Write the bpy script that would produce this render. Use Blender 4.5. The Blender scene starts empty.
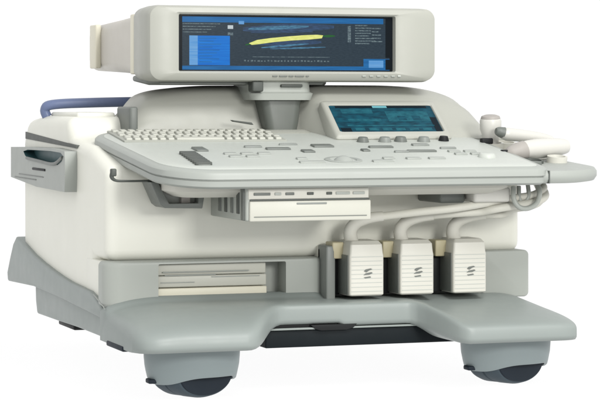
import bpy, bmesh, math, random
from mathutils import Vector, Matrix
random.seed(7)
S = bpy.context.scene
COL = S.collection

# ------------------------------------------------------------------ camera
TH = math.radians(19.2)
OZ = -0.002                                   # machine coordinates -> floor at z = 0
cd = bpy.data.cameras.new('camera')
cam = bpy.data.objects.new('camera', cd); COL.objects.link(cam)
cam.location = (-1.2877, -4.8990, 0.652 + OZ)
cam.rotation_euler = (math.radians(90), 0, -TH)
cd.sensor_width = 36.0
cd.lens = 138.0
cd.shift_y = -100.0 / 600.0
cd.clip_start = 0.05; cd.clip_end = 500
S.camera = cam

# ------------------------------------------------------------------ light: white photo studio
w = bpy.data.worlds.new('World'); S.world = w; w.use_nodes = True
bg = w.node_tree.nodes['Background']
bg.inputs['Color'].default_value = (1, 1, 1, 1)
bg.inputs['Strength'].default_value = 1.06

def lamp(name, loc, target, size, power, col=(1, 1, 1)):
    l = bpy.data.lights.new(name, 'AREA'); l.shape = 'RECTANGLE'
    l.size, l.size_y = size; l.energy = power; l.color = col
    o = bpy.data.objects.new(name, l); COL.objects.link(o)
    o.location = loc
    o.rotation_euler = (Vector(target) - Vector(loc)).to_track_quat('-Z', 'Y').to_euler()
    return o
lamp('overhead_softbox', (1.1, -2.7, 3.2), (0.5, 0.2, 0.32), (1.5, 1.0), 105, (1.0, 0.99, 0.97))
lamp('front_softbox', (1.2, -4.3, 1.5), (0.5, 0.1, 0.32), (1.0, 0.8), 95, (1.0, 0.99, 0.96))

S.view_settings.view_transform = 'Standard'
S.view_settings.look = 'None'
S.view_settings.exposure = 0.0
S.view_settings.gamma = 1.0

# ------------------------------------------------------------------ materials
def lin(c):
    return tuple(((v/255)/12.92 if v/255 <= .04045 else ((v/255+.055)/1.055)**2.4) for v in c)

def plastic(name, rgb, rough=0.42, spec=0.4, var=0.012, bump=0.03, metal=0.0, scale=9.0):
    m = bpy.data.materials.new(name); m.use_nodes = True
    nt = m.node_tree; b = nt.nodes['Principled BSDF']
    c = lin(rgb)
    tc = nt.nodes.new('ShaderNodeTexCoord')
    n = nt.nodes.new('ShaderNodeTexNoise'); n.inputs['Scale'].default_value = scale; n.inputs['Detail'].default_value = 5
    nt.links.new(tc.outputs['Object'], n.inputs['Vector'])
    r = nt.nodes.new('ShaderNodeValToRGB')
    r.color_ramp.elements[0].position = 0.3; r.color_ramp.elements[1].position = 0.7
    r.color_ramp.elements[0].color = tuple(v*(1-var) for v in c) + (1,)
    r.color_ramp.elements[1].color = tuple(min(1, v*(1+var)) for v in c) + (1,)
    nt.links.new(n.outputs['Fac'], r.inputs['Fac'])
    nt.links.new(r.outputs['Color'], b.inputs['Base Color'])
    n2 = nt.nodes.new('ShaderNodeTexNoise'); n2.inputs['Scale'].default_value = 900; n2.inputs['Detail'].default_value = 2
    nt.links.new(tc.outputs['Object'], n2.inputs['Vector'])
    bp = nt.nodes.new('ShaderNodeBump'); bp.inputs['Strength'].default_value = bump; bp.inputs['Distance'].default_value = 0.002
    nt.links.new(n2.outputs['Fac'], bp.inputs['Height']); nt.links.new(bp.outputs['Normal'], b.inputs['Normal'])
    mr = nt.nodes.new('ShaderNodeMapRange'); mr.inputs['To Min'].default_value = max(.05, rough-.07); mr.inputs['To Max'].default_value = rough+.09
    n3 = nt.nodes.new('ShaderNodeTexNoise'); n3.inputs['Scale'].default_value = 28; n3.inputs['Detail'].default_value = 6
    nt.links.new(tc.outputs['Object'], n3.inputs['Vector']); nt.links.new(n3.outputs['Fac'], mr.inputs['Value']); nt.links.new(mr.outputs['Result'], b.inputs['Roughness'])
    b.inputs['Specular IOR Level'].default_value = spec
    b.inputs['Metallic'].default_value = metal
    return m

def glow(name, rgb, strength=1.0, streak=0.0, rgb2=None, scale=(30, 30, 200)):
    """lit screen pixels"""
    m = bpy.data.materials.new(name); m.use_nodes = True
    nt = m.node_tree; b = nt.nodes['Principled BSDF']
    b.inputs['Base Color'].default_value = (0.004, 0.006, 0.008, 1)
    b.inputs['Roughness'].default_value = 0.25
    b.inputs['Specular IOR Level'].default_value = 0.05
    c = lin(rgb) + (1,)
    if streak > 0:
        tc = nt.nodes.new('ShaderNodeTexCoord'); mp = nt.nodes.new('ShaderNodeMapping')
        mp.inputs['Scale'].default_value = scale
        n = nt.nodes.new('ShaderNodeTexNoise'); n.inputs['Scale'].default_value = 1.0; n.inputs['Detail'].default_value = 6
        nt.links.new(tc.outputs['Object'], mp.inputs['Vector']); nt.links.new(mp.outputs['Vector'], n.inputs['Vector'])
        r = nt.nodes.new('ShaderNodeValToRGB')
        r.color_ramp.elements[0].position = 0.5 - streak; r.color_ramp.elements[1].position = 0.5 + streak
        r.color_ramp.elements[0].color = c; r.color_ramp.elements[1].color = lin(rgb2 or rgb) + (1,)
        nt.links.new(n.outputs['Fac'], r.inputs['Fac']); nt.links.new(r.outputs['Color'], b.inputs['Emission Color'])
    else:
        b.inputs['Emission Color'].default_value = c
    b.inputs['Emission Strength'].default_value = strength
    return m

M = dict(
    white=plastic('cream_white_plastic', (214, 214, 204)),
    white2=plastic('warm_white_plastic', (193, 192, 183)),
    shell=plastic('monitor_beige_plastic', (157, 158, 150)),
    shell_side=plastic('monitor_rear_plastic', (184, 180, 171)),
    deck=plastic('pale_grey_green_plastic', (174, 178, 172)),
    rim=plastic('console_rim_plastic', (146, 150, 145)),
    grey=plastic('grey_plastic', (155, 159, 153)),
    base=plastic('base_grey_plastic', (130, 137, 134)),
    hood=plastic('caster_grey_plastic', (124, 134, 135)),
    mid=plastic('mid_grey_plastic', (98, 102, 98)),
    dgrey=plastic('dark_grey_plastic', (70, 74, 70), rough=.5),
    wall=plastic('medium_grey_plastic', (122, 126, 122)),  # one even grey, a step lighter than mid
    nk=plastic('neck_grey_plastic', (86, 90, 85)),
    bay=plastic('pale_bay_plastic', (178, 178, 168)),
    tread=plastic('grey_tread_rubber', (58, 69, 76), rough=.6, spec=.25),
    black=plastic('black_plastic', (22, 24, 25), rough=.55, spec=.25),
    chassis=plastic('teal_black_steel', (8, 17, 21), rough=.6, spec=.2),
    tyre=plastic('dark_blue_rubber', (24, 33, 42), rough=.6, spec=.25),
    teal=plastic('dark_teal_plastic', (62, 96, 100), rough=.4),
    rail=plastic('slate_blue_paint', (96, 108, 140), rough=.35),
    key=plastic('key_plastic', (176, 177, 168), rough=.5),
    keybed=plastic('keyboard_bed', (150, 152, 144), rough=.5),
    cream=plastic('cream_plastic', (206, 202, 184)),
    gold=plastic('tan_plastic', (176, 168, 138)),
    cable=plastic('cable_sheath', (196, 195, 185), rough=.5),
    probe=plastic('probe_plastic', (188, 187, 181), rough=.35),
    lens=plastic('probe_lens_rubber', (150, 146, 141), rough=.5),
)
def shadowless_floor():      # added translucent floor: light let through from below washes out shadows
    m = bpy.data.materials.new('translucent_white_floor'); m.use_nodes = True
    nt = m.node_tree; b = nt.nodes['Principled BSDF']; out = nt.nodes['Material Output']
    b.inputs['Roughness'].default_value = .9; b.inputs['Specular IOR Level'].default_value = 0.0
    n = nt.nodes.new('ShaderNodeTexNoise'); n.inputs['Scale'].default_value = 3
    r = nt.nodes.new('ShaderNodeValToRGB')
    r.color_ramp.elements[0].color = (.95, .95, .95, 1); r.color_ramp.elements[1].color = (.97, .97, .97, 1)
    nt.links.new(n.outputs['Fac'], r.inputs['Fac']); nt.links.new(r.outputs['Color'], b.inputs['Base Color'])
    t = nt.nodes.new('ShaderNodeBsdfTranslucent'); nt.links.new(r.outputs['Color'], t.inputs['Color'])
    mx = nt.nodes.new('ShaderNodeMixShader'); mx.inputs['Fac'].default_value = .95
    nt.links.new(b.outputs[0], mx.inputs[1]); nt.links.new(t.outputs[0], mx.inputs[2]); nt.links.new(mx.outputs[0], out.inputs['Surface'])
    return m
M['shadowless_floor'] = shadowless_floor()

# ------------------------------------------------------------------ object helpers
ORG = {}
def link_mesh(name, bm, mats, parent=None, smooth=True, angle=35):
    """one mesh object; bm is in machine coordinates; the origin goes to the middle of the piece"""
    if not isinstance(mats, (list, tuple)): mats = [mats]
    bmesh.ops.recalc_face_normals(bm, faces=bm.faces)
    lo = Vector((1e9,)*3); hi = -lo
    for v in bm.verts:
        for i in range(3):
            lo[i] = min(lo[i], v.co[i]); hi[i] = max(hi[i], v.co[i])
    c = (lo+hi)/2
    for v in bm.verts: v.co -= c
    me = bpy.data.meshes.new(name); bm.to_mesh(me); bm.free()
    for m in mats: me.materials.append(M[m] if isinstance(m, str) else m)
    if smooth:
        for p in me.polygons: p.use_smooth = True
        me.set_sharp_from_angle(angle=math.radians(angle))
    o = bpy.data.objects.new(name, me); COL.objects.link(o)
    wo = c + Vector((0, 0, OZ))
    if parent is not None:
        o.parent = parent; o.location = wo - ORG[parent]
    else:
        o.location = wo
    ORG[o] = wo
    return o

def thing(name, loc, label, cat, group=None):
    o = bpy.data.objects.new(name, None); COL.objects.link(o)
    o.empty_display_size = .1
    o.location = loc; ORG[o] = Vector(loc)
    o['label'] = label; o['category'] = cat
    if group: o['group'] = group
    return o

def B(): return bmesh.new()

def bevel_all(bm, geom_faces, width, segs=3, angle=25):
    if width <= 0: return
    edges = set()
    for f in geom_faces:
        for e in f.edges:
            if len(e.link_faces) == 2 and e.calc_face_angle(0) > math.radians(angle): edges.add(e)
    bmesh.ops.bevel(bm, geom=list(edges), offset=width, segments=segs, profile=.5, affect='EDGES', clamp_overlap=True)

def box(bm, x0, x1, y0, y1, z0, z1, bev=0.004, segs=3, mat=0, rot=None):
    r = bmesh.ops.create_cube(bm, size=1)
    vs = r['verts']
    for v in vs:
        v.co = Vector((x0+(v.co.x+.5)*(x1-x0), y0+(v.co.y+.5)*(y1-y0), z0+(v.co.z+.5)*(z1-z0)))
    if rot:
        axis, ang = rot; c = Vector(((x0+x1)/2, (y0+y1)/2, (z0+z1)/2))
        bmesh.ops.rotate(bm, verts=vs, cent=c, matrix=Matrix.Rotation(ang, 3, axis))
    fs = set(f for v in vs for f in v.link_faces)
    for f in fs: f.material_index = mat
    bevel_all(bm, fs, bev, segs)
    return vs

def prism(bm, pts, fn, a, b, bev=0.0, segs=3, mat=0):
    """extrude the closed polygon pts (2D) from a to b; fn(u, v, t) -> xyz"""
    r0 = [bm.verts.new(fn(u, v, a)) for u, v in pts]
    r1 = [bm.verts.new(fn(u, v, b)) for u, v in pts]
    n = len(pts); fs = [bm.faces.new(r0), bm.faces.new(list(reversed(r1)))]
    for i in range(n): fs.append(bm.faces.new((r0[i], r1[i], r1[(i+1) % n], r0[(i+1) % n])))
    for f in fs: f.material_index = mat
    bmesh.ops.recalc_face_normals(bm, faces=fs)
    bevel_all(bm, fs, bev, segs)

def loft(bm, rings, cap0=True, cap1=True, mat=0, mats=None):
    vr = [[bm.verts.new(p) for p in r] for r in rings]
    n = len(rings[0])
    for k in range(len(vr)-1):
        for i in range(n):
            f = bm.faces.new((vr[k][i], vr[k][(i+1) % n], vr[k+1][(i+1) % n], vr[k+1][i]))
            f.material_index = mats[k] if mats else mat
    if cap0: bm.faces.new(list(reversed(vr[0]))).material_index = mats[0] if mats else mat
    if cap1: bm.faces.new(vr[-1]).material_index = mats[-1] if mats else mat

def rr(u0, u1, v0, v1, r, n=6):
    """rounded rectangle, list of (u, v); r may be four radii (u0v0, u1v0, u1v1, u0v1)"""
    if not isinstance(r, (tuple, list)): r = (r,)*4
    out = []
    for (cu, cv, q, a0) in ((u0, v0, r[0], 180), (u1, v0, r[1], 270), (u1, v1, r[2], 0), (u0, v1, r[3], 90)):
        su = 1 if cu == u0 else -1; sv = 1 if cv == v0 else -1
        for k in range(n+1):
            a = math.radians(a0 + 90*k/n)
            out.append((cu+su*q+q*math.cos(a), cv+sv*q+q*math.sin(a)))
    return out

def ellipse(cx, cy, rx, ry, n=32):
    return [(cx+rx*math.cos(2*math.pi*k/n), cy+ry*math.sin(2*math.pi*k/n)) for k in range(n)]

def smooth_path(pts, sub=6):
    P = [Vector(p) for p in pts]; out = []
    for i in range(len(P)-1):
        p0 = P[max(i-1, 0)]; p1 = P[i]; p2 = P[i+1]; p3 = P[min(i+2, len(P)-1)]
        for k in range(sub):
            t = k/sub
            out.append(.5*((2*p1)+(-p0+p2)*t+(2*p0-5*p1+4*p2-p3)*t*t+(-p0+3*p1-3*p2+p3)*t**3))
    out.append(P[-1]); return out

def tube(bm, pts, r, n=12, sub=6, mat=0, flat=1.0):
    """swept tube; r is a radius or a list with one radius per control point"""
    path = smooth_path(pts, sub) if sub > 1 else [Vector(p) for p in pts]
    m = len(path); rs = []
    for i in range(m):
        if isinstance(r, (list, tuple)):
            t = i/(m-1)*(len(r)-1); k = min(int(t), len(r)-2); rs.append(r[k]+(r[k+1]-r[k])*(t-k))
        else: rs.append(r)
    rings = []; up = Vector((0, 0, 1)); nrm = None
    for i, p in enumerate(path):
        t = (path[min(i+1, m-1)]-path[max(i-1, 0)]).normalized()
        if nrm is None:
            nrm = up.cross(t) if abs(t.z) < .95 else Vector((1, 0, 0)).cross(t)
        nrm = (nrm - t*nrm.dot(t)).normalized(); bn = t.cross(nrm)
        rings.append([p+rs[i]*(math.cos(2*math.pi*k/n)*nrm+flat*math.sin(2*math.pi*k/n)*bn) for k in range(n)])
    loft(bm, rings, mat=mat)

def cyl(bm, c, axis, rings, n=32, sx=1.0, mat=0):
    """lathe: rings = [(offset along axis, radius)]; sx stretches the x direction"""
    c = Vector(c); a = Vector(axis).normalized()
    u = a.orthogonal().normalized(); v = a.cross(u)
    rs = []
    for off, r in rings:
        ring = []
        for k in range(n):
            d = a*off + r*(math.cos(2*math.pi*k/n)*u+math.sin(2*math.pi*k/n)*v)
            d.x *= sx; ring.append(c+d)
        rs.append(ring)
    loft(bm, rs, mat=mat)

def ss(t): t = max(0., min(1., t)); return t*t*(3-2*t)
def interp(x, tab):
    if x <= tab[0][0]: return tab[0][1]
    for (a, va), (b, vb) in zip(tab, tab[1:]):
        if x <= b: return va+(vb-va)*(x-a)/(b-a)
    return tab[-1][1]

def recess(bm, outer, inner, fn, d_out, d_in, d_back, mat=0, mat_in=None, rnd=0.0):
    """plate with a sunk pocket: outer / inner 2D loops with the same count; fn(u, v, depth)"""
    mat_in = mat if mat_in is None else mat_in
    R = [[fn(u, v, d_back) for u, v in outer]]
    if rnd > 0:
        us = [u for u, v in outer]; vs = [v for u, v in outer]
        cu, cv = (min(us)+max(us))/2, (min(vs)+max(vs))/2; hu, hv = max(us)-cu, max(vs)-cv
        for a in range(7):
            an = math.pi/2*a/6; ins = rnd*(1-math.cos(an)); dd = d_out+rnd*(1-math.sin(an))
            R.append([fn(cu+(u-cu)*(hu-ins)/hu, cv+(v-cv)*(hv-ins*.1)/hv, dd) for u, v in outer])
    else: R.append([fn(u, v, d_out) for u, v in outer])
    k = len(R)
    R += [[fn(u, v, d_out) for u, v in inner], [fn(u, v, d_in) for u, v in inner]]
    loft(bm, R, mats=[mat]*k + [mat_in, mat_in])

# ------------------------------------------------------------------ setting
bm = B()
bm.faces.new([bm.verts.new(p) for p in ((-60, -60, -OZ), (60, -60, -OZ), (60, 60, -OZ), (-60, 60, -OZ))])
fl = link_mesh('floor', bm, 'shadowless_floor', smooth=False); fl['kind'] = 'structure'

# ------------------------------------------------------------------ the machine
UM = thing('ultrasound_machine', (.5, .5, 0), 'cream and grey medical ultrasound cart with a monitor and sloping control console', 'ultrasound machine')

# ---- body
XZ = lambda u, v, t: (t, u, v)           # profile (Y, Z) extruded along X
bm = B()
prof = [(.235, .19), (.235, .2865), (.12, .2885), (.12, .50), (.30, .545), (.415, .555), (.475, .562), (.49, .612), (.80, .612), (.94, .602), (.99, .55), (.985, .19)]
prism(bm, prof, XZ, 0, 1.02, bev=.028, segs=5)
box(bm, -.0012, .06, .150, .30, .18, .287, bev=.003)
body = link_mesh('body', bm, 'white', UM)

bm = B()   # dark gap under the top cover on the left side
prism(bm, [(.40, .538), (.955, .552), (.955, .570), (.40, .545)], XZ, -.0015, .02)
link_mesh('cover_gap', bm, 'dgrey', body)
bm = B()
box(bm, .03, .125, .52, .80, .606, .622, bev=.006)
link_mesh('top_cover', bm, 'white', body)

# side cable pocket
bm = B()
YZs = lambda u, v, t: (t, u, v)
outer = [(.40, .435), (.70, .437), (1.0, .452), (1.0, .50), (1.0, .530), (.80, .534), (.55, .536), (.40, .531), (.395, .51), (.395, .47)]
inner = [(.47, .497), (.66, .500), (.80, .505), (.83, .512), (.85, .522), (.80, .527), (.55, .529), (.44, .527), (.41, .519), (.43, .506)]
recess(bm, outer, inner, YZs, -.030, -.003, .004, mat=0, mat_in=1)
pocket = link_mesh('side_pocket', bm, ['rim', 'teal'], UM, angle=25)
bm = B()
tube(bm, [(-.031, .42, .516), (-.033, .50, .499), (-.033, .66, .502), (-.032, .80, .506)], .004)
link_mesh('pocket_lip', bm, 'mid', pocket)
bm = B()
box(bm, -.0325, -.012, .60, .74, .478, .484, bev=.002)
link_mesh('latch_slot', bm, 'black', pocket)
for y0, y1, z in ((.62, .90, .462), (.70, .95, .453)):
    bm = B(); box(bm, -.0315, -.012, y0, y1, z, z+.0025, bev=.0008)
    link_mesh('lettering_line', bm, 'mid', pocket)

# rear push handle
bm = B()
tube(bm, [(.02, .80, .61), (.015, .80, .628), (.03, .79, .640), (.12, .78, .645), (.30, .76, .648), (.60, .76, .648), (.95, .78, .640), (.99, .79, .612)], .0125)
link_mesh('push_handle', bm, 'rail', UM)

# ---- base
bm = B()
up = [(1.02, .296), (.985, .290), (.826, .261), (.72, .247), (.615, .236), (.52, .227), (.419, .220), (.30, .216), (.235, .214), (.19, .206), (.14, .192), (.11, .178),
      (.11, .160), (.272, .166), (.55, .175), (.826, .180), (1.127, .171), (1.135, .195), (1.10, .235), (1.06, .275)]
prism(bm, up, XZ, -.012, .985, bev=.006, segs=3)
low = [(.10, .1135), (.2, .1125), (.419, .113), (.62, .110), (.849, .108), (.865, .14), (.87, .185), (.10, .185)]
prism(bm, low, XZ, .005, .97, bev=.006, segs=3)
base = link_mesh('base', bm, 'base', UM)

# front tray with the two feet
def base_tray():
    bm = B()
    xs = []
    X0, X1 = -0.0135, 1.030
    N = 90
    rows = []
    for i in range(N+1):
        X = X0 + (X1-X0)*i/N
        d = min(X-X0, X1-X)
        wl = 1-ss((X-.235)/.13); wr = ss((X-.665)/.085)
        wgt = max(wl, wr)
        corner = 0.045*(1-math.sqrt(max(0, 1-(1-min(d, .05)/.05)**2)))
        yf = -.045-.155*wgt + corner
        zb = .150-.037*wgt; zt = .186-.043*wgt+.026*wl
        if X > .5: zb -= .006*(1-wgt); zt -= .004*(1-wgt); zb -= .004*wgt
        yb = .125 if X < .6 else .20
        sec = []
        sw = .14 if X < .5 else .08
        side = (.034 if X < .5 else .020)*wgt*(1-math.sqrt(max(0, 1-(1-min(d, sw)/sw)**2)))
        up_ = .014*ss((.53-X)/.05)
        sec.append((yb, .197+up_-side)); sec.append((.089, .197+up_-side)); sec.append((.080, .197+up_*.45-side))
        y0 = .066; zl = zb+.012
        n_ = 9 - 6.3*wl - 3.2*wr                       # how square the nose is: full dome on the left foot, flatter on the right
        slope = .03*wl + .150*wr
        for a in range(17):
            an = math.pi/2*a/16
            y = y0-(y0-yf)*math.sin(an)**(2/n_)
            z = zl+(.197-zl)*max(0, math.cos(an))**(2/n_) if a < 16 else zl
            k = (z-zl)/(.197-zl)
            sec.append((y, z-k*(slope*(y0-y)*min(1, (y0-y)/.08)+side)))
        sec = sec[:-1]
        sec.append((yf, zb+.012)); sec.append((yf+.001, zb+.006)); sec.append((yf+.008, zb)); sec.append((yf+.03, zb-.001)); sec.append((yb, zb))
        rows.append([bm.verts.new((X-.036*max(0, (X-.7)/.33)*ss((y+.17)/.25), y, z)) for y, z in sec])
    n = len(rows[0])
    for i in range(N):
        for k in range(n):
            bm.faces.new((rows[i][k], rows[i+1][k], rows[i+1][(k+1) % n], rows[i][(k+1) % n]))
    bm.faces.new(rows[0]); bm.faces.new(list(reversed(rows[-1])))
    return bm
tray = link_mesh('base_tray', base_tray(), 'base', UM, angle=50)
bm = B(); box(bm, .012, .10, .48, .64, .100, .112, bev=.004)
link_mesh('rear_wheel_bit', bm, 'black', UM)  # black block standing in for a bit of rear wheel under the skirt
bm = B(); box(bm, -.0165, .04, -.08, .06, .107, .119, bev=.004)
link_mesh('skirt_shade', bm, 'tyre', UM)  # dark block standing in for shade in the gap under the foot

bm = B(); box(bm, .30, .735, -.030, .12, .1415, .1495, bev=.001)
link_mesh('drawer_gap', bm, 'black', UM)
bm = B(); box(bm, .29, .74, -.040, .12, .1375, .1418, bev=.001)
dr = link_mesh('pedal_drawer', bm, 'base', UM)
bm = B(); prism(bm, [(.43, .1475), (.54, .1475), (.53, .138), (.515, .1345), (.455, .1345), (.44, .138)], lambda u, v, t: (u, t, v), -.0425, -.0300, bev=.001)
link_mesh('finger_notch', bm, 'black', dr)
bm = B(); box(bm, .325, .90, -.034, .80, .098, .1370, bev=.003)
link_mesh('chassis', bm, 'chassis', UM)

# ---- lower front panel with the media bay
bm = B()
XYf = lambda u, v, t: (u, t, v)
o = rr(-.0115, .515, .185, .290, .012); i_ = rr(.112, .415, .204, .2825, .004)
recess(bm, o, i_, XYf, .088, .205, .148, rnd=.034)
panel = link_mesh('front_panel', bm, 'grey', UM)
bm = B(); box(bm, .1125, .372, .097, .19, .2055, .2268, bev=.003)
link_mesh('bay_drawer', bm, 'cream', panel)
bm = B(); box(bm, .1125, .372, .100, .19, .2285, .2545, bev=.003)
box(bm, .1125, .372, .104, .19, .2555, .2815, bev=.003)
link_mesh('bay_module', bm, 'bay', panel)
for x0, x1, z in ((.125, .33, .262), (.13, .25, .2545), (.24, .355, .2495), (.12, .20, .2385)):
    bm = B(); box(bm, x0, x1, .0985, .115, z, z+.0020, bev=.0005)
    link_mesh('media_slot', bm, 'rim', panel)
bm = B(); box(bm, .376, .412, .150, .20, .2065, .282, bev=.003)
link_mesh('bay_side_block', bm, 'dgrey', panel)
bm = B()
tube(bm, [(-.0105, .20, .210), (-.0112, .16, .203), (-.0112, .125, .195), (-.0105, .09, .184)], [.0008, .0020, .0016, .0006])
link_mesh('seam_highlight', bm, 'rim', base)  # paler tube standing in for the highlight along the seam edge

bm = B()
o = rr(.905, 1.024, .185, .296, .012)
prism(bm, o, XYf, .085, .26, bev=.004)
link_mesh('right_front_panel', bm, 'grey', UM)

# ---- connector panel
bm = B()
o = rr(.500, .912, .187, .318, .010); i_ = rr(.515, .900, .194, .308, .006)
recess(bm, o, i_, XYf, .098, .118, .30, mat=0, mat_in=1)
cp = link_mesh('connector_panel', bm, ['white2', 'mid'], UM)
bm = B()
prism(bm, [(.500, .190), (.500, .318), (.516, .318), (.522, .306), (.522, .190)], XYf, .05, .11, bev=.004)
link_mesh('panel_wall', bm, 'wall', cp)

# ---- control console
Z0, SL = .502, .13
def dz(y): return Z0+SL*(y+.15)
def deck_loop(ins, dzv, yb=.44):
    x0, x1 = .020+ins, .992-ins
    pts = rr(x0, x1, -.178+ins, yb-ins, (.120-ins*.7, .034-ins*.5, .03, .125-ins*.7), n=10)
    out = []
    for (x, y) in pts:
        k = (y+.178)/(yb+.178)
        xx = x + (.035*(1-k) if x < .5 else -.034*(1-k))
        out.append((xx, y, dz(y)+dzv))
    return out
bm = B()
loft(bm, [deck_loop(.030, -.0415), deck_loop(.010, -.0395), deck_loop(.003, -.034), deck_loop(.002, -.0225), deck_loop(.0045, -.0212), deck_loop(.0045, -.0192), deck_loop(0, -.0178), deck_loop(.001, -.006), deck_loop(.006, -.001), deck_loop(.018, .001)])
con = link_mesh('console', bm, 'rim', UM, angle=40)
bm = B()
loft(bm, [deck_loop(.020, -.004), deck_loop(.020, .0015), deck_loop(.024, .003), deck_loop(.06, .0035)])
deck = link_mesh('control_deck', bm, 'deck', UM)
bm = B()   # underside housing
def under(ins, z): return [(x, y, z) for x, y in rr(.10+ins, .90-ins, -.10+ins, .30, .04)]
loft(bm, [under(.03, .438), under(.0, .452), under(0, .50)])
link_mesh('console_underside', bm, 'white2', UM)

def on_deck(bm, x0, x1, y0, y1, h, bev=.001, lift=.0035, ang=0.0):
    """low block lying on the sloping deck"""
    vs = bmesh.ops.create_cube(bm, size=1)['verts']
    c = Vector(((x0+x1)/2, (y0+y1)/2, 0))
    for v in vs:
        p = Vector(((v.co.x)*(x1-x0), (v.co.y)*(y1-y0), 0)); p.rotate(Matrix.Rotation(ang, 3, 'Z'))
        z = v.co.z+.5
        v.co = Vector((c.x+p.x, c.y+p.y, dz(c.y+p.y)+lift-.002+z*(h+.002)))
    bevel_all(bm, set(f for v in vs for f in v.link_faces), bev, 2)

# keyboard
bm = B(); on_deck(bm, .070, .466, .228, .390, .004, bev=.002)
kb = link_mesh('keyboard', bm, 'keybed', UM)
rows = 5
for r in range(rows):
    n = 19
    for k in range(n):
        x = .077+k*.0202+(.005*(r % 2)); y = .235+r*.0308
        if r == 0 and 6 <= k <= 11:
            if k > 6: continue
            bm = B(); on_deck(bm, x, x+.0203*6-.006, y, y+.0215, .0085, bev=.002, lift=.004)
        else:
            bm = B(); on_deck(bm, x, x+.0142, y, y+.0215, .0085, bev=.002, lift=.004)
        link_mesh('key', bm, 'key', kb)

# slide controls (time gain) and switches
bm = B(); on_deck(bm, .150, .178, -.115, .055, .0025, ang=-.06)
link_mesh('slider_slot', bm, 'mid', UM)
for k in range(8):
    y = -.108+k*.0215; x = .163-(y+.03)*(-.06)
    bm = B(); on_deck(bm, x-.019, x+.019, y-.0055, y+.0055, .007, bev=.002)
    link_mesh('slider_knob', bm, 'dgrey', UM)
for (x0, x1, y0, y1, m) in ((.200, .228, .080, .128, 'dgrey'), (.372, .430, .095, .112, 'dgrey'), (.330, .372, .130, .142, 'mid'), (.446, .474, .050, .078, 'dgrey'),
                         (.498, .548, .128, .158, 'dgrey'), (.425, .47, .165, .172, 'mid'), (.630, .690, .112, .126, 'dgrey'), (.594, .612, .060, .082, 'dgrey'), (.70, .772, .046, .060, 'dgrey'),
                         (.750, .792, .140, .156, 'mid'), (.80, .84, .09, .10, 'mid'), (.665, .70, .04, .05, 'mid')):
    bm = B(); on_deck(bm, x0, x1, y0, y1, .0045, bev=.002)
    link_mesh('switch', bm, {'dgrey': 'mid', 'mid': 'wall'}[m], UM)
for (x, y, r, m) in ((.650, .212, .015, 'mid'), (.706, .212, .016, 'wall'), (.748, .216, .016, 'mid'), (.806, .212, .016, 'wall'), (.862, .222, .013, 'black')):
    bm = B(); cyl(bm, (x, y, dz(y)), (0, -SL, 1), [(0, r), (.004, r), (.012, r*.82), (.015, r*.72)], n=24)
    link_mesh('knob', bm, m, UM)
bm = B()   # trackball in its ring
tx, ty = .50, -.06
cyl(bm, (tx, ty, dz(ty)), (0, -SL, 1), [(0, .043), (.0048, .043), (.0058, .041), (.0058, .031), (.003, .029)], n=40)
tb = link_mesh('trackball_ring', bm, 'rim', UM)
bm = B()
r_ = bmesh.ops.create_uvsphere(bm, u_segments=28, v_segments=16, radius=.028)
for v in r_['verts']: v.co += Vector((tx, ty, dz(ty)-.014))
link_mesh('trackball', bm, 'rim', tb)
for (a, b, y, m) in ((.385, .445, -.10, 'rim'), (.56, .61, -.095, 'rim'), (.60, .628, -.055, 'rim'), (.395, .42, -.05, 'rim'), (.655, .69, -.06, 'rim'), (.71, .75, -.06, 'rim'),
                     (.25, .28, .03, 'rim'), (.29, .32, .03, 'rim'), (.33, .36, .03, 'rim'), (.25, .28, -.01, 'rim'), (.29, .32, -.01, 'rim'), (.80, .83, .0, 'rim'), (.84, .87, .0, 'rim'), (.80, .83, .04, 'rim'), (.84, .87, .04, 'rim')):
    bm = B(); on_deck(bm, a, b, y, y+.014, .004, bev=.0015)
    link_mesh('button', bm, m, UM)
bm = B(); cyl(bm, (.862, -.035, dz(-.035)), (0, -SL, 1), [(0, .022), (.006, .021), (.012, .017), (.013, .015)], n=28)
link_mesh('gain_dial', bm, 'deck', UM)

# ---- raised back housing with the touch panel
def hump():
    bm = B()
    N = 80; rows = []
    X0, X1 = .150, 1.045
    ztab = [(.150, .600), (.155, .630), (.168, .652), (.19, .666), (.22, .676), (.27, .683), (.34, .6875), (.60, .689), (.80, .6885), (.87, .685), (.93, .676), (.975, .662), (1.0, .642), (1.02, .615), (1.035, .588), (1.045, .560)]
    for i in range(N+1):
        t = i/N
        X = X0+(X1-X0)*t
        zt = sum(interp(X+q*.006, ztab) for q in range(-4, 5))/9
        f = ss((X-.545)/.075)
        yf = .425-.155*f
        zf = dz(yf)-.01
        ys = yf + (.115 if f > .5 else .115) 
        yst = .425+.035*(1-f) - .02*f
        sec = [(yf, zf-.02), (yf+.002, zf+.012)]
        h = zt-zf
        for q in (.25, .45, .65, .80):
            sec.append((yf+.004+(yst-yf)*q*1.05, zf+.012+(h-.012)*q))
        sec += [(yst+.012, zf+h*.90), (yst+.03, zf+h*.965), (yst+.06, zt), (.60, zt-.002), (.64, zt-.02*min(1, h/.1)), (.65, zf-.02)]
        rows.append([bm.verts.new((X, y, z)) for y, z in sec])
    n = len(rows[0])
    for i in range(N):
        for k in range(n):
            bm.faces.new((rows[i][k], rows[i+1][k], rows[i+1][(k+1) % n], rows[i][(k+1) % n]))
    bm.faces.new(rows[0]); bm.faces.new(list(reversed(rows[-1])))
    return bm
hp = link_mesh('back_housing', hump(), 'shell', UM, angle=50)
bm = B(); box(bm, .128, .150, .40, .52, .55, .636, bev=.006)
link_mesh('housing_end', bm, 'mid', UM)

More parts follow.
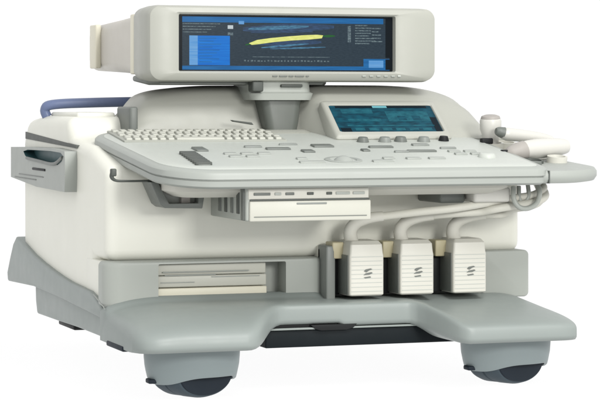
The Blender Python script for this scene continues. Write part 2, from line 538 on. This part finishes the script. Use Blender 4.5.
# touch panel: leans back, from (Y .255, z .567) to (Y .345, z .632)
def TP(u, v, d=0):
    """u, v in 0..1 over the glass, d = out of the surface"""
    x = .610+(.268)*u
    y = .262+.088*v; z = .568+.064*v
    n = Vector((0, -.064, .088)).normalized()
    return Vector((x, y, z))+n*d
def tquad(bm, u0, u1, v0, v1, d, mat):
    vs = [bm.verts.new(TP(u, v, d)) for u, v in ((u0, v0), (u1, v0), (u1, v1), (u0, v1))]
    bm.faces.new(vs).material_index = mat
bm = B()
lp = lambda g, d: [tuple(TP(u, v, d)) for u, v in rr(-g*.3, 1+g*.3, -g, 1+g, .04*1, n=4)]
loft(bm, [lp(.20, -.03), lp(.19, .004), lp(.15, .0095), lp(.10, .0112), lp(.02, .0115), lp(0.0, .009), lp(0, .006)])
tpn = link_mesh('touch_panel', bm, 'shell', UM)
M['t_dark'] = glow('touch_dark_teal', (16, 62, 78), 1.0, .12, (22, 88, 106), (40, 8, 160))
M['t_mid'] = glow('touch_mid_teal', (40, 112, 126), 1.0, .15, (26, 88, 104), (60, 8, 160))
M['t_lite'] = glow('touch_light_cyan', (120, 190, 200), 1.0)
M['t_black'] = glow('touch_black', (6, 22, 30), 1.0)
bm = B()
tquad(bm, .004, .996, .01, .99, .0080, 0)
tquad(bm, .06, .95, .90, .985, .0084, 3)
tquad(bm, .42, .56, .90, .98, .0088, 2)
tquad(bm, .10, .40, .70, .86, .0084, 1)
tquad(bm, .52, .93, .40, .78, .0084, 1)
tquad(bm, .62, .70, .44, .60, .0088, 0); tquad(bm, .76, .84, .44, .60, .0088, 0)
tquad(bm, .13, .45, .40, .50, .0084, 1)
tquad(bm, .10, .94, .23, .27, .0084, 1)
tquad(bm, .02, .12, .02, .16, .0084, 3); tquad(bm, .93, .99, .02, .55, .0084, 3)
for k in range(6): tquad(bm, .16+.13*k, .25+.13*k, .07, .16, .0084, 1)
link_mesh('touch_screen', bm, ['t_dark', 't_mid', 't_lite', 't_black'], tpn, smooth=False)

# ---- monitor neck
bm = B()
loft(bm, [[(x, y, .560) for x, y in rr(.435, .575, .36, .56, .02)], [(x, y, .574) for x, y in rr(.435, .575, .355, .56, .02)], [(x, y, .580) for x, y in rr(.45, .565, .37, .56, .02)]])
neck = link_mesh('monitor_neck', bm, 'shell', UM)
bm = B()
loft(bm, [[(x, y, .57) for x, y in rr(.472, .548, .385, .54, .02)], [(x, y, .60) for x, y in rr(.466, .554, .385, .54, .02)], [(x, y, .655) for x, y in rr(.458, .562, .39, .54, .02)]])
link_mesh('neck_column', bm, 'nk', neck)
bm = B()
loft(bm, [[(x, y, .652) for x, y in rr(.43, .585, .375, .56, .03)], [(x, y, .668) for x, y in rr(.425, .590, .372, .56, .03)], [(x, y, .672) for x, y in rr(.425, .585, .38, .55, .03)], [(x, y, .71) for x, y in rr(.43, .58, .38, .55, .03)]])
link_mesh('swivel_collar', bm, 'grey', neck)
bm = B(); box(bm, .424, .452, .362, .40, .672, .698, bev=.004)
link_mesh('tilt_lock', bm, 'dgrey', neck)
bm = B(); box(bm, .50, .555, .372, .40, .683, .690, bev=.002)
link_mesh('collar_slot', bm, 'dgrey', neck)
bm = B(); prism(bm, [(.375, .604), (.425, .598), (.43, .592), (.38, .600)], XYf, .372, .39, bev=.001)
link_mesh('cable_clip', bm, 'dgrey', neck)

# ---- monitor (tube type, deep housing)
def RX(x0, x1, z0, z1, r, y, bulge=0.0, sag=0.0):
    out = []
    for x, z in rr(x0, x1, z0, z1, r, n=8):
        cx = (x-(x0+x1)/2)/((x1-x0)/2); cz = (z-(z0+z1)/2)/((z1-z0)/2)
        zz = z - (sag*(1-cx*cx) if cz < 0 else 0)
        xx = x + (bulge*(1-cz*cz)*(1 if cx > .8 else (-1 if cx < -.8 else 0)))
        out.append((xx, y, zz))
    return out
bm = B()
loft(bm, [RX(.185, .885, .712, .866, .02, .53), RX(.170, .896, .700, .876, (.022, .03, .045, .022), .50, .010, .004), RX(.166, .897, .697, .878, (.022, .03, .042, .022), .43, .010, .006), RX(.165, .894, .697, .878, (.024, .028, .036, .024), .372, .009, .006),
          RX(.170, .892, .700, .876, .024, .357, .006, .006), RX(.182, .880, .706, .872, .022, .351, .004, .004), RX(.228, .800, .716, .861, .006, .3475), RX(.236, .789, .7205, .857, .004, .3515), RX(.2385, .7865, .7220, .8555, .003, .366)])
mon = link_mesh('monitor', bm, 'shell', UM, angle=32)
bm = B()
loft(bm, [RX(.186, .872, .716, .864, .02, .52), RX(.190, .86, .716, .862, .02, .60), RX(.20, .83, .722, .858, .025, .80), RX(.208, .78, .730, .852, .03, 1.11), RX(.23, .76, .745, .84, .03, 1.14)])
link_mesh('rear_housing', bm, 'shell_side', mon, angle=40)
bm = B(); box(bm, .190, .206, .975, 1.04, .735, .850, bev=.004)
link_mesh('housing_rib', bm, 'cream', mon)
bm = B(); box(bm, .172, .19, .525, .56, .715, .862, bev=.004)
link_mesh('housing_rib', bm, 'cream', mon)
bm = B()
loft(bm, [RX(.20, .62, .690, .712, .008, .40), RX(.18, .64, .688, .712, .008, .44), RX(.19, .60, .698, .712, .006, .60)])
link_mesh('tilt_base', bm, 'mid', mon)
bm = B()
for k, (x0, x1) in enumerate(((.47, .482), (.487, .507), (.511, .523), (.527, .55), (.555, .562))):
    box(bm, x0, x1, .3465, .3525, .7082, .7110, bev=.0006)
link_mesh('badge', bm, 'mid', mon)
for k in range(5):
    bm = B(); box(bm, .70+k*.019, .71+k*.019, .3462, .353, .7085, .7120, bev=.001)
    link_mesh('adjust_button', bm, 'grey', mon)
bm = B(); box(bm, .793, .801, .3462, .353, .7085, .7130, bev=.001)
link_mesh('power_light', bm, 'deck', mon)

# picture tube with its lit picture: quads stepped 0.4 mm apart, u/v in photo-like units across the glass
M['s_back'] = glow('screen_slate', (50, 63, 73), 1.0, .25, (34, 46, 56), (120, 5, 420))
M['s_blue'] = glow('screen_blue', (24, 92, 150), 1.0, .15, (34, 108, 168), (16, 5, 260))
M['s_azure'] = glow('screen_azure', (4, 100, 192), 1.0, .2, (18, 122, 212), (12, 5, 300))
M['s_pale'] = glow('screen_pale_blue', (120, 170, 215), 1.0, .25, (70, 140, 205), (12, 5, 400))
M['s_steel'] = glow('screen_steel', (58, 82, 116), 1.0, .16, (42, 58, 78), (60, 5, 420))
M['s_cyan'] = glow('screen_cyan', (84, 138, 168), 1.0, .16, (48, 78, 108), (70, 5, 460))
M['s_yellow'] = glow('screen_yellow', (240, 240, 150), 1.0, .2, (206, 214, 104), (60, 5, 420))
M['s_green'] = glow('screen_green', (36, 92, 40), 1.0)
M['s_white'] = glow('screen_white', (190, 200, 205), 1.0)
M['s_black'] = glow('screen_black', (3, 5, 8), 1.0)
M['s_dim'] = glow('screen_dim_text', (112, 128, 132), 1.0, .1, (70, 84, 92), (160, 5, 260))
SM = ['s_back', 's_blue', 's_azure', 's_pale', 's_steel', 's_cyan', 's_yellow', 's_green', 's_white', 's_black', 's_dim']
def SP(u, v, d=0):      # u 0..1 left-right, v 0..1 top-bottom
    return (.2385+.548*u, .3655-d, .8555-.1335*v)
def sq(bm, u0, u1, v0, v1, lvl, mat):
    vs = [bm.verts.new(SP(u, v, .0004*lvl)) for u, v in ((u0, v1), (u1, v1), (u1, v0), (u0, v0))]
    bm.faces.new(vs).material_index = SM.index(mat)
def poly(bm, pts, lvl, mat):
    bm.faces.new([bm.verts.new(SP(u, v, .0004*lvl)) for u, v in pts]).material_index = SM.index(mat)
def spindle(bm, u0, u1, va, vb, h0, lvl, mat, n=18, bend=0.0):
    top = []; bot = []
    for k in range(n+1):
        t = k/n; u = u0+(u1-u0)*t; v = va+(vb-va)*t + bend*math.sin(math.pi*t); h = h0*math.sin(math.pi*min(1, .06+t*.9))**.6
        top.append((u, v-h)); bot.append((u, v+h))
    poly(bm, top+bot[::-1], lvl, mat)
bm = B()
sq(bm, 0, 1, 0, 1, 0, 's_black')
sq(bm, .018, .985, .03, .985, 1, 's_back')
sq(bm, .018, .955, .03, .13, 2, 's_blue')
sq(bm, .018, .985, .91, .98, 2, 's_blue')
sq(bm, .05, .235, .37, .90, 2, 's_azure'); sq(bm, .05, .088, .37, .90, 3, 's_pale')
for k in range(9): sq(bm, .096, .15+.07*random.random(), .41+k*.053, .422+k*.053, 3, 's_blue')
for k in range(4): sq(bm, .02, .19-.02*k, .15+k*.05, .165+k*.05, 2, 's_dim')
sq(bm, .225, .25, .18, .245, 2, 's_white'); sq(bm, .225, .25, .31, .36, 2, 's_dim')
sq(bm, .275, .300, .10, .16, 3, 's_pale')
# scan fan: layered arcs round the bright vessel
spindle(bm, .295, .72, .25, .19, .080, 2, 's_steel'); spindle(bm, .32, .60, .245, .185, .035, 3, 's_cyan')
spindle(bm, .33, .62, .31, .28, .016, 3, 's_steel')
spindle(bm, .36, .66, .50, .47, .055, 2, 's_steel'); spindle(bm, .38, .60, .58, .50, .020, 3, 's_cyan')
spindle(bm, .42, .68, .60, .56, .014, 3, 's_cyan')
poly(bm, [(.322, .50), (.36, .44), (.42, .405), (.50, .372), (.58, .345), (.64, .335), (.668, .345), (.662, .40), (.60, .425), (.52, .445), (.44, .475), (.37, .515), (.335, .53)], 4, 's_yellow')
spindle(bm, .305, .335, .53, .51, .014, 3, 's_green'); spindle(bm, .665, .725, .362, .355, .022, 3, 's_green')
for k in range(26): sq(bm, .30+k*.0155, .306+k*.0155+.006*random.random(), .80+.01*random.random(), .83, 2, 's_dim')
sq(bm, .34, .70, .74, .75, 2, 's_dim')
sq(bm, .785, .80, .17, .47, 2, 's_dim')
for k in range(8): sq(bm, .82, .86+.06*random.random(), .15+k*.047, .17+k*.047, 2, 's_dim')
for k in range(5): sq(bm, .90, .93+.02*random.random(), .20+k*.06, .22+k*.06, 2, 's_dim')
sq(bm, .86, .985, .77, .91, 2, 's_blue'); sq(bm, .885, .955, .80, .93, 3, 's_pale'); sq(bm, .965, .985, .78, .97, 3, 's_black')
sq(bm, .965, .99, .03, .75, 3, 's_black')
link_mesh('screen', bm, SM, mon, smooth=False)

# ---- drive box hanging under the console
bm = B(); box(bm, .245, .528, -.140, .16, .388, .462, bev=.004)
drv = link_mesh('recorder', bm, 'grey', UM)
bm = B(); box(bm, .252, .534, -.1455, -.12, .387, .4315, bev=.003)
link_mesh('drive_door', bm, 'bay', drv)
bm = B(); box(bm, .262, .524, -.1465, -.13, .3965, .3982, bev=0)
link_mesh('door_line', bm, 'mid', drv)
bm = B(); box(bm, .36, .43, -.1468, -.13, .4235, .4275, bev=.001)
link_mesh('door_slot', bm, 'wall', drv)
bm = B(); box(bm, .250, .530, -.1425, -.12, .4355, .4590, bev=.002)
link_mesh('button_strip', bm, 'white2', drv)
for (x0, x1, m) in ((.262, .30, 'mid'), (.335, .355, 'mid'), (.385, .40, 'dgrey'), (.43, .443, 'dgrey'), (.452, .485, 'grey'), (.492, .52, 'grey'), (.31, .325, 'grey')):
    bm = B(); box(bm, x0, x1, -.145, -.13, .4440, .4500, bev=.001)
    link_mesh('drive_button', bm, m, drv)
bm = B(); box(bm, .254, .531, -.1435, -.12, .4320, .4350, bev=0)
link_mesh('door_gap', bm, 'dgrey', drv)
for k, y in enumerate((-.095, -.05, -.005, .04)):
    bm = B(); box(bm, .2425, .26, y, y+.018, .402, .455, bev=.002)
    link_mesh('side_groove', bm, 'dgrey' if k in (0, 2) else 'mid', drv)
bm = B(); box(bm, .2415, .2545, -.132, -.112, .389, .459, bev=.002)
link_mesh('side_seam', bm, 'mid', drv)

# left bracket and cable hook under the console
bm = B()
prism(bm, [(.075, .47), (.098, .420), (.108, .412), (.195, .410), (.205, .47), (.19, .47), (.185, .422), (.118, .422), (.092, .47)], XYf, .02, .10, bev=.002)
br = link_mesh('under_bracket', bm, 'mid', UM)
bm = B(); box(bm, .10, .195, .05, .11, .418, .47, bev=.003)
link_mesh('bracket_plate', bm, 'grey', br)
bm = B(); box(bm, .150, .172, .035, .06, .418, .468, bev=.003)
link_mesh('bracket_tongue', bm, 'lens', br)
bm = B(); tube(bm, [(-.002, .05, .497), (-.006, .05, .482), (.004, .05, .4735), (.03, .05, .472), (.075, .05, .472), (.10, .05, .474)], [.0055, .005, .003, .0025, .0025, .0025])
box(bm, -.009, .004, .043, .057, .483, .500, bev=.003)
link_mesh('cable_hook', bm, 'dgrey', UM)

# right side below the console
bm = B(); box(bm, .752, .815, -.02, .12, .415, .475, bev=.006)
link_mesh('right_bracket', bm, 'mid', UM)
bm = B(); box(bm, .82, .912, -.06, .10, .417, .452, bev=.008, segs=4)
link_mesh('cable_box', bm, 'probe', UM)
bm = B()
tube(bm, [(.918, -.06, .452), (.914, -.07, .425), (.925, -.075, .406), (.948, -.075, .403), (.972, -.07, .415), (.984, -.06, .440), (.985, -.04, .462)], .006)
tube(bm, [(.945, -.03, .452), (.942, -.04, .425), (.952, -.04, .412), (.965, -.04, .43), (.968, -.03, .455)], .005)
link_mesh('hanging_hook', bm, 'grey', UM)

# probe holder wing on the right of the console
def wing_loop(ins, z):
    return [(x, y, z+SL*.45*(y+.1)) for x, y in rr(.940+ins*.3, 1.128-ins, -.168+ins, .30-ins, (.004, .135-ins, .07-ins, .01), n=14)]
bm = B()
loft(bm, [wing_loop(.022, .465), wing_loop(.006, .468), wing_loop(0, .477), wing_loop(0, .488), wing_loop(.005, .495), wing_loop(.02, .497)])
wing = link_mesh('probe_holder', bm, 'rim', UM, angle=40)
bm = B(); box(bm, .9555, .9585, -.1695, -.150, .463, .492, bev=0)
link_mesh('wing_seam', bm, 'dgrey', wing)
def cup(x, y, z, r, h, m='mid'):
    bm = B()
    cyl(bm, (x, y, z), (0, -.15, 1), [(0, r*.8), (h*.2, r), (h, r), (h, r*.82), (h*.4, r*.7)], n=28)
    return link_mesh('holder_cup', bm, m, wing)
cup(.985, .22, .520, .030, .030, 'white2'); cup(.965, .10, .500, .026, .030, 'dgrey'); cup(1.06, .14, .488, .034, .028, 'white2'); cup(1.00, .02, .490, .028, .022, 'dgrey')

for (a, b, c_, d, e, f, m) in ((.965, 1.03, .36, .41, .570, .582, 'dgrey'), (.948, .978, .188, .204, .546, .560, 'black'), (.940, .972, .05, .066, .526, .535, 'black'), (.960, .995, -.05, -.02, .498, .510, 'mid'), (.985, 1.05, .28, .33, .555, .566, 'rim')):
    bm = B(); box(bm, a, b, c_, d, e, f, bev=.003)
    link_mesh('holder_clip', bm, m, wing)
cup(1.035, .25, .505, .026, .045, 'white2'); cup(1.070, .03, .492, .024, .028, 'white2')

# ---- casters
def caster(x, y, ang):
    cx, cy = x, y
    def ring(rx, ry, zf):
        return [(cx+rx*math.cos(a), cy+ry*math.sin(a), zf(a)) for a in [2*math.pi*k/56 for k in range(56)]]
    def low(a):                        # the hood's rim arches over the wheel in front and behind
        d = abs((a-ang+math.pi) % (2*math.pi)-math.pi); e = math.pi-d
        return .034+.016*math.exp(-((d/.95)**4))+.016*math.exp(-((e/.95)**4))
    rad = lambda z: interp(z, [(.030, .094), (.04, .098), (.055, .102), (.075, .106), (.10, .108), (.13, .108)])
    def hring(f, ins=0):
        out = []
        for k in range(96):
            a = 2*math.pi*k/96; z = low(a)+(.122-low(a))*f; r = rad(z)-ins
            out.append((cx+r*math.cos(a), cy+.76*r*math.sin(a), z))
        return out
    bm = B()
    loft(bm, [hring(.25, .010), hring(0, .007), hring(0, .0015), hring(.02), hring(.12), hring(.25), hring(.4), hring(.6), hring(.8), hring(1.0), hring(1.03, .01)])
    hood = link_mesh('caster', bm, 'hood', UM, angle=40)
    ax = Vector((math.cos(ang), math.sin(ang), 0))
    for s in (-1, 1):
        def place(bm):
            for v in bm.verts: v.co = Vector((cx+v.co.x*1.62, cy+v.co.y*1.25, .0515+v.co.z)) + ax*.021*s
        bm = B()
        cyl(bm, (0, 0, 0), ax*s, [(-.016, .030), (-.016, .0455), (-.012, .0495), (.008, .0495), (.016, .0465), (.018, .040)], n=64)
        place(bm); wl_ = link_mesh('wheel', bm, 'tread', hood)
    bm = B(); cyl(bm, (0, 0, 0), ax, [(.015, .0445), (.0195, .043), (.021, .036), (.022, .012)], n=64)
    s = 1; place(bm); link_mesh('hub_cap', bm, 'tyre', hood)
    bm = B(); cyl(bm, (cx, cy, .10), (0, 0, 1), [(0, .03), (.04, .03)], n=20)
    link_mesh('swivel_stem', bm, 'dgrey', hood)
    bm = B(); box(bm, cx-.106, cx-.07, cy-.03, cy+.0, .036, .046, bev=.003)
    link_mesh('brake_tab', bm, 'tyre', hood)
caster(.148, -.055, math.radians(-66))
caster(.900, -.055, math.radians(-66))
caster(.36, .74, math.radians(-100))

# ------------------------------------------------------------------ the three plugged-in probes
def probe(x, label, route, head):
    t = thing('ultrasound_probe', (x+.045, .05, .21), label, 'probe', 'probes plugged into the front of the machine')
    bm = B()
    X0, X1 = x, x+.083
    # plug housing: slightly narrower shoulder on top
    loft(bm, [[(a, b, .2055) for a, b in rr(X0+.003, X1-.003, .003, .095, .004, 3)], [(a, b, .2085) for a, b in rr(X0, X1, 0, .098, .005, 3)], [(a, b, .297) for a, b in rr(X0, X1, 0, .098, .005, 3)],
              [(a, b, .303) for a, b in rr(X0+.001, X1-.001, .001, .098, .005, 3)], [(a, b, .322) for a, b in rr(X0+.003, X1-.002, .004, .098, .005, 3)], [(a, b, .330) for a, b in rr(X0+.009, X1-.007, .014, .09, .005, 3)]])
    plug = link_mesh('plug', bm, 'white2', t)
    for k in range(9):
        z = .2155+k*.0098
        bm = B(); box(bm, X0+.004, X1-.004, -.0006, .006, z, z+.0014, bev=0)
        link_mesh('groove', bm, 'deck', plug)
    bm = B(); box(bm, X0-.002, X0+.01, .010, .085, .208, .298, bev=.001)
    link_mesh('side_grip', bm, 'mid', plug)
    bm = B(); box(bm, X0-.024, X0+.004, .05, .098, .288, .326, bev=.003)
    link_mesh('lock_lever', bm, 'gold', plug)
    bm = B(); box(bm, X0-.022, X0+.002, .075, .099, .204, .286, bev=.001)
    link_mesh('plug_slit', bm, 'black', plug)  # black bar standing in for the dark slit beside the plug
    bm = B()
    prism(bm, [(X0+.034, .262), (X0+.038, .266), (X0+.050, .268), (X0+.054, .266), (X0+.046, .2635), (X0+.040, .2595)], XYf, -.0016, .004)
    prism(bm, [(X0+.033, .2535), (X0+.038, .257), (X0+.052, .2595), (X0+.055, .2575), (X0+.047, .254)], XYf, -.0016, .004)
    prism(bm, [(X0+.034, .248), (X0+.049, .250), (X0+.051, .2475), (X0+.037, .2458)], XYf, -.0016, .004)
    link_mesh('emblem', bm, 'mid', plug)
    bm = B()
    tube(bm, [(X0+.030, .055, .312), (X0+.019, .05, .346), (X0+.028, .04, .368), (X0+.052, .022, .381), (X0+.085, .008, .386)], [.0165, .0155, .0145, .0130, .0112], n=16)
    link_mesh('strain_relief', bm, 'white2', plug)
    bm = B()
    tube(bm, [(X0+.060, .018, .383), (X0+.084, .008, .386)]+route, .0092, n=14)
    link_mesh('cable', bm, 'cable', t)
    head(t)
def head_a(t):       # small upright probe in the rear cup
    bm = B()
    cyl(bm, (.985, .22, .520), (-.05, -.1, 1), [(0, .012), (.020, .018), (.050, .022), (.062, .026), (.082, .0265), (.088, .024)], n=24)
    hd = link_mesh('probe_handle', bm, 'probe', t)
    bm = B(); cyl(bm, (.985-.0044, .22-.0088, .520+.088), (-.05, -.1, 1), [(0, .024), (.005, .022), (.008, .014)], n=24)
    link_mesh('probe_lens', bm, 'lens', hd)
def head_b(t):       # large probe lying in the front cups, nose to the left
    bm = B()
    tube(bm, [(.980, .06, .525), (1.00, .06, .533), (1.03, .065, .536), (1.06, .07, .538), (1.10, .08, .540), (1.122, .085, .541)], [.014, .0215, .0235, .023, .021, .016], n=20, flat=1.0)
    hd = link_mesh('probe_handle', bm, 'probe', t)
    bm = B()
    tube(bm, [(.957, .058, .520), (.965, .058, .525), (.985, .058, .530), (1.00, .06, .533)], [.010, .018, .0225, .0232], n=20, flat=1.0)
    link_mesh('probe_lens', bm, 'lens', hd)
def head_c(t):       # slim pale probe lying behind
    bm = B()
    tube(bm, [(.985, .16, .575), (1.00, .16, .570), (1.04, .16, .566), (1.09, .16, .560), (1.12, .16, .555)], [.010, .016, .015, .013, .009], n=18)
    hd = link_mesh('probe_handle', bm, 'probe', t)
    bm = B(); tube(bm, [(.972, .16, .577), (.98, .16, .576), (.992, .16, .573)], [.008, .012, .0145], n=18)
    link_mesh('probe_lens', bm, 'mid', hd)
def tail(y, z): return [(.88, y, .405+z), (.935, y, .413+z), (.985, y+.005, .42+z), (1.02, y+.03, .435+z), (1.06, .12, .455), (1.10, .27, .47), (1.09, .32, .50)]
probe(.5385, 'plug and probe beside the grey panel, leftmost of the three white plugs in the row', [(.70, -.022, .396), (.78, -.04, .404)] + tail(-.035, .012) + [(1.03, .29, .545), (.99, .23, .525)], head_a)
probe(.6620, 'plug and probe in the middle of the row, between two white plugs', [(.80, -.015, .391), (.85, -.025, .394)] + tail(-.045, -.004) + [(1.125, .20, .53), (1.124, .09, .541)], head_b)
probe(.7935, 'plug and probe nearest the right caster, rightmost of the three white plugs', [(.915, -.005, .386)] + tail(-.02, -.014)[1:] + [(1.14, .22, .54), (1.118, .162, .555)], head_c)
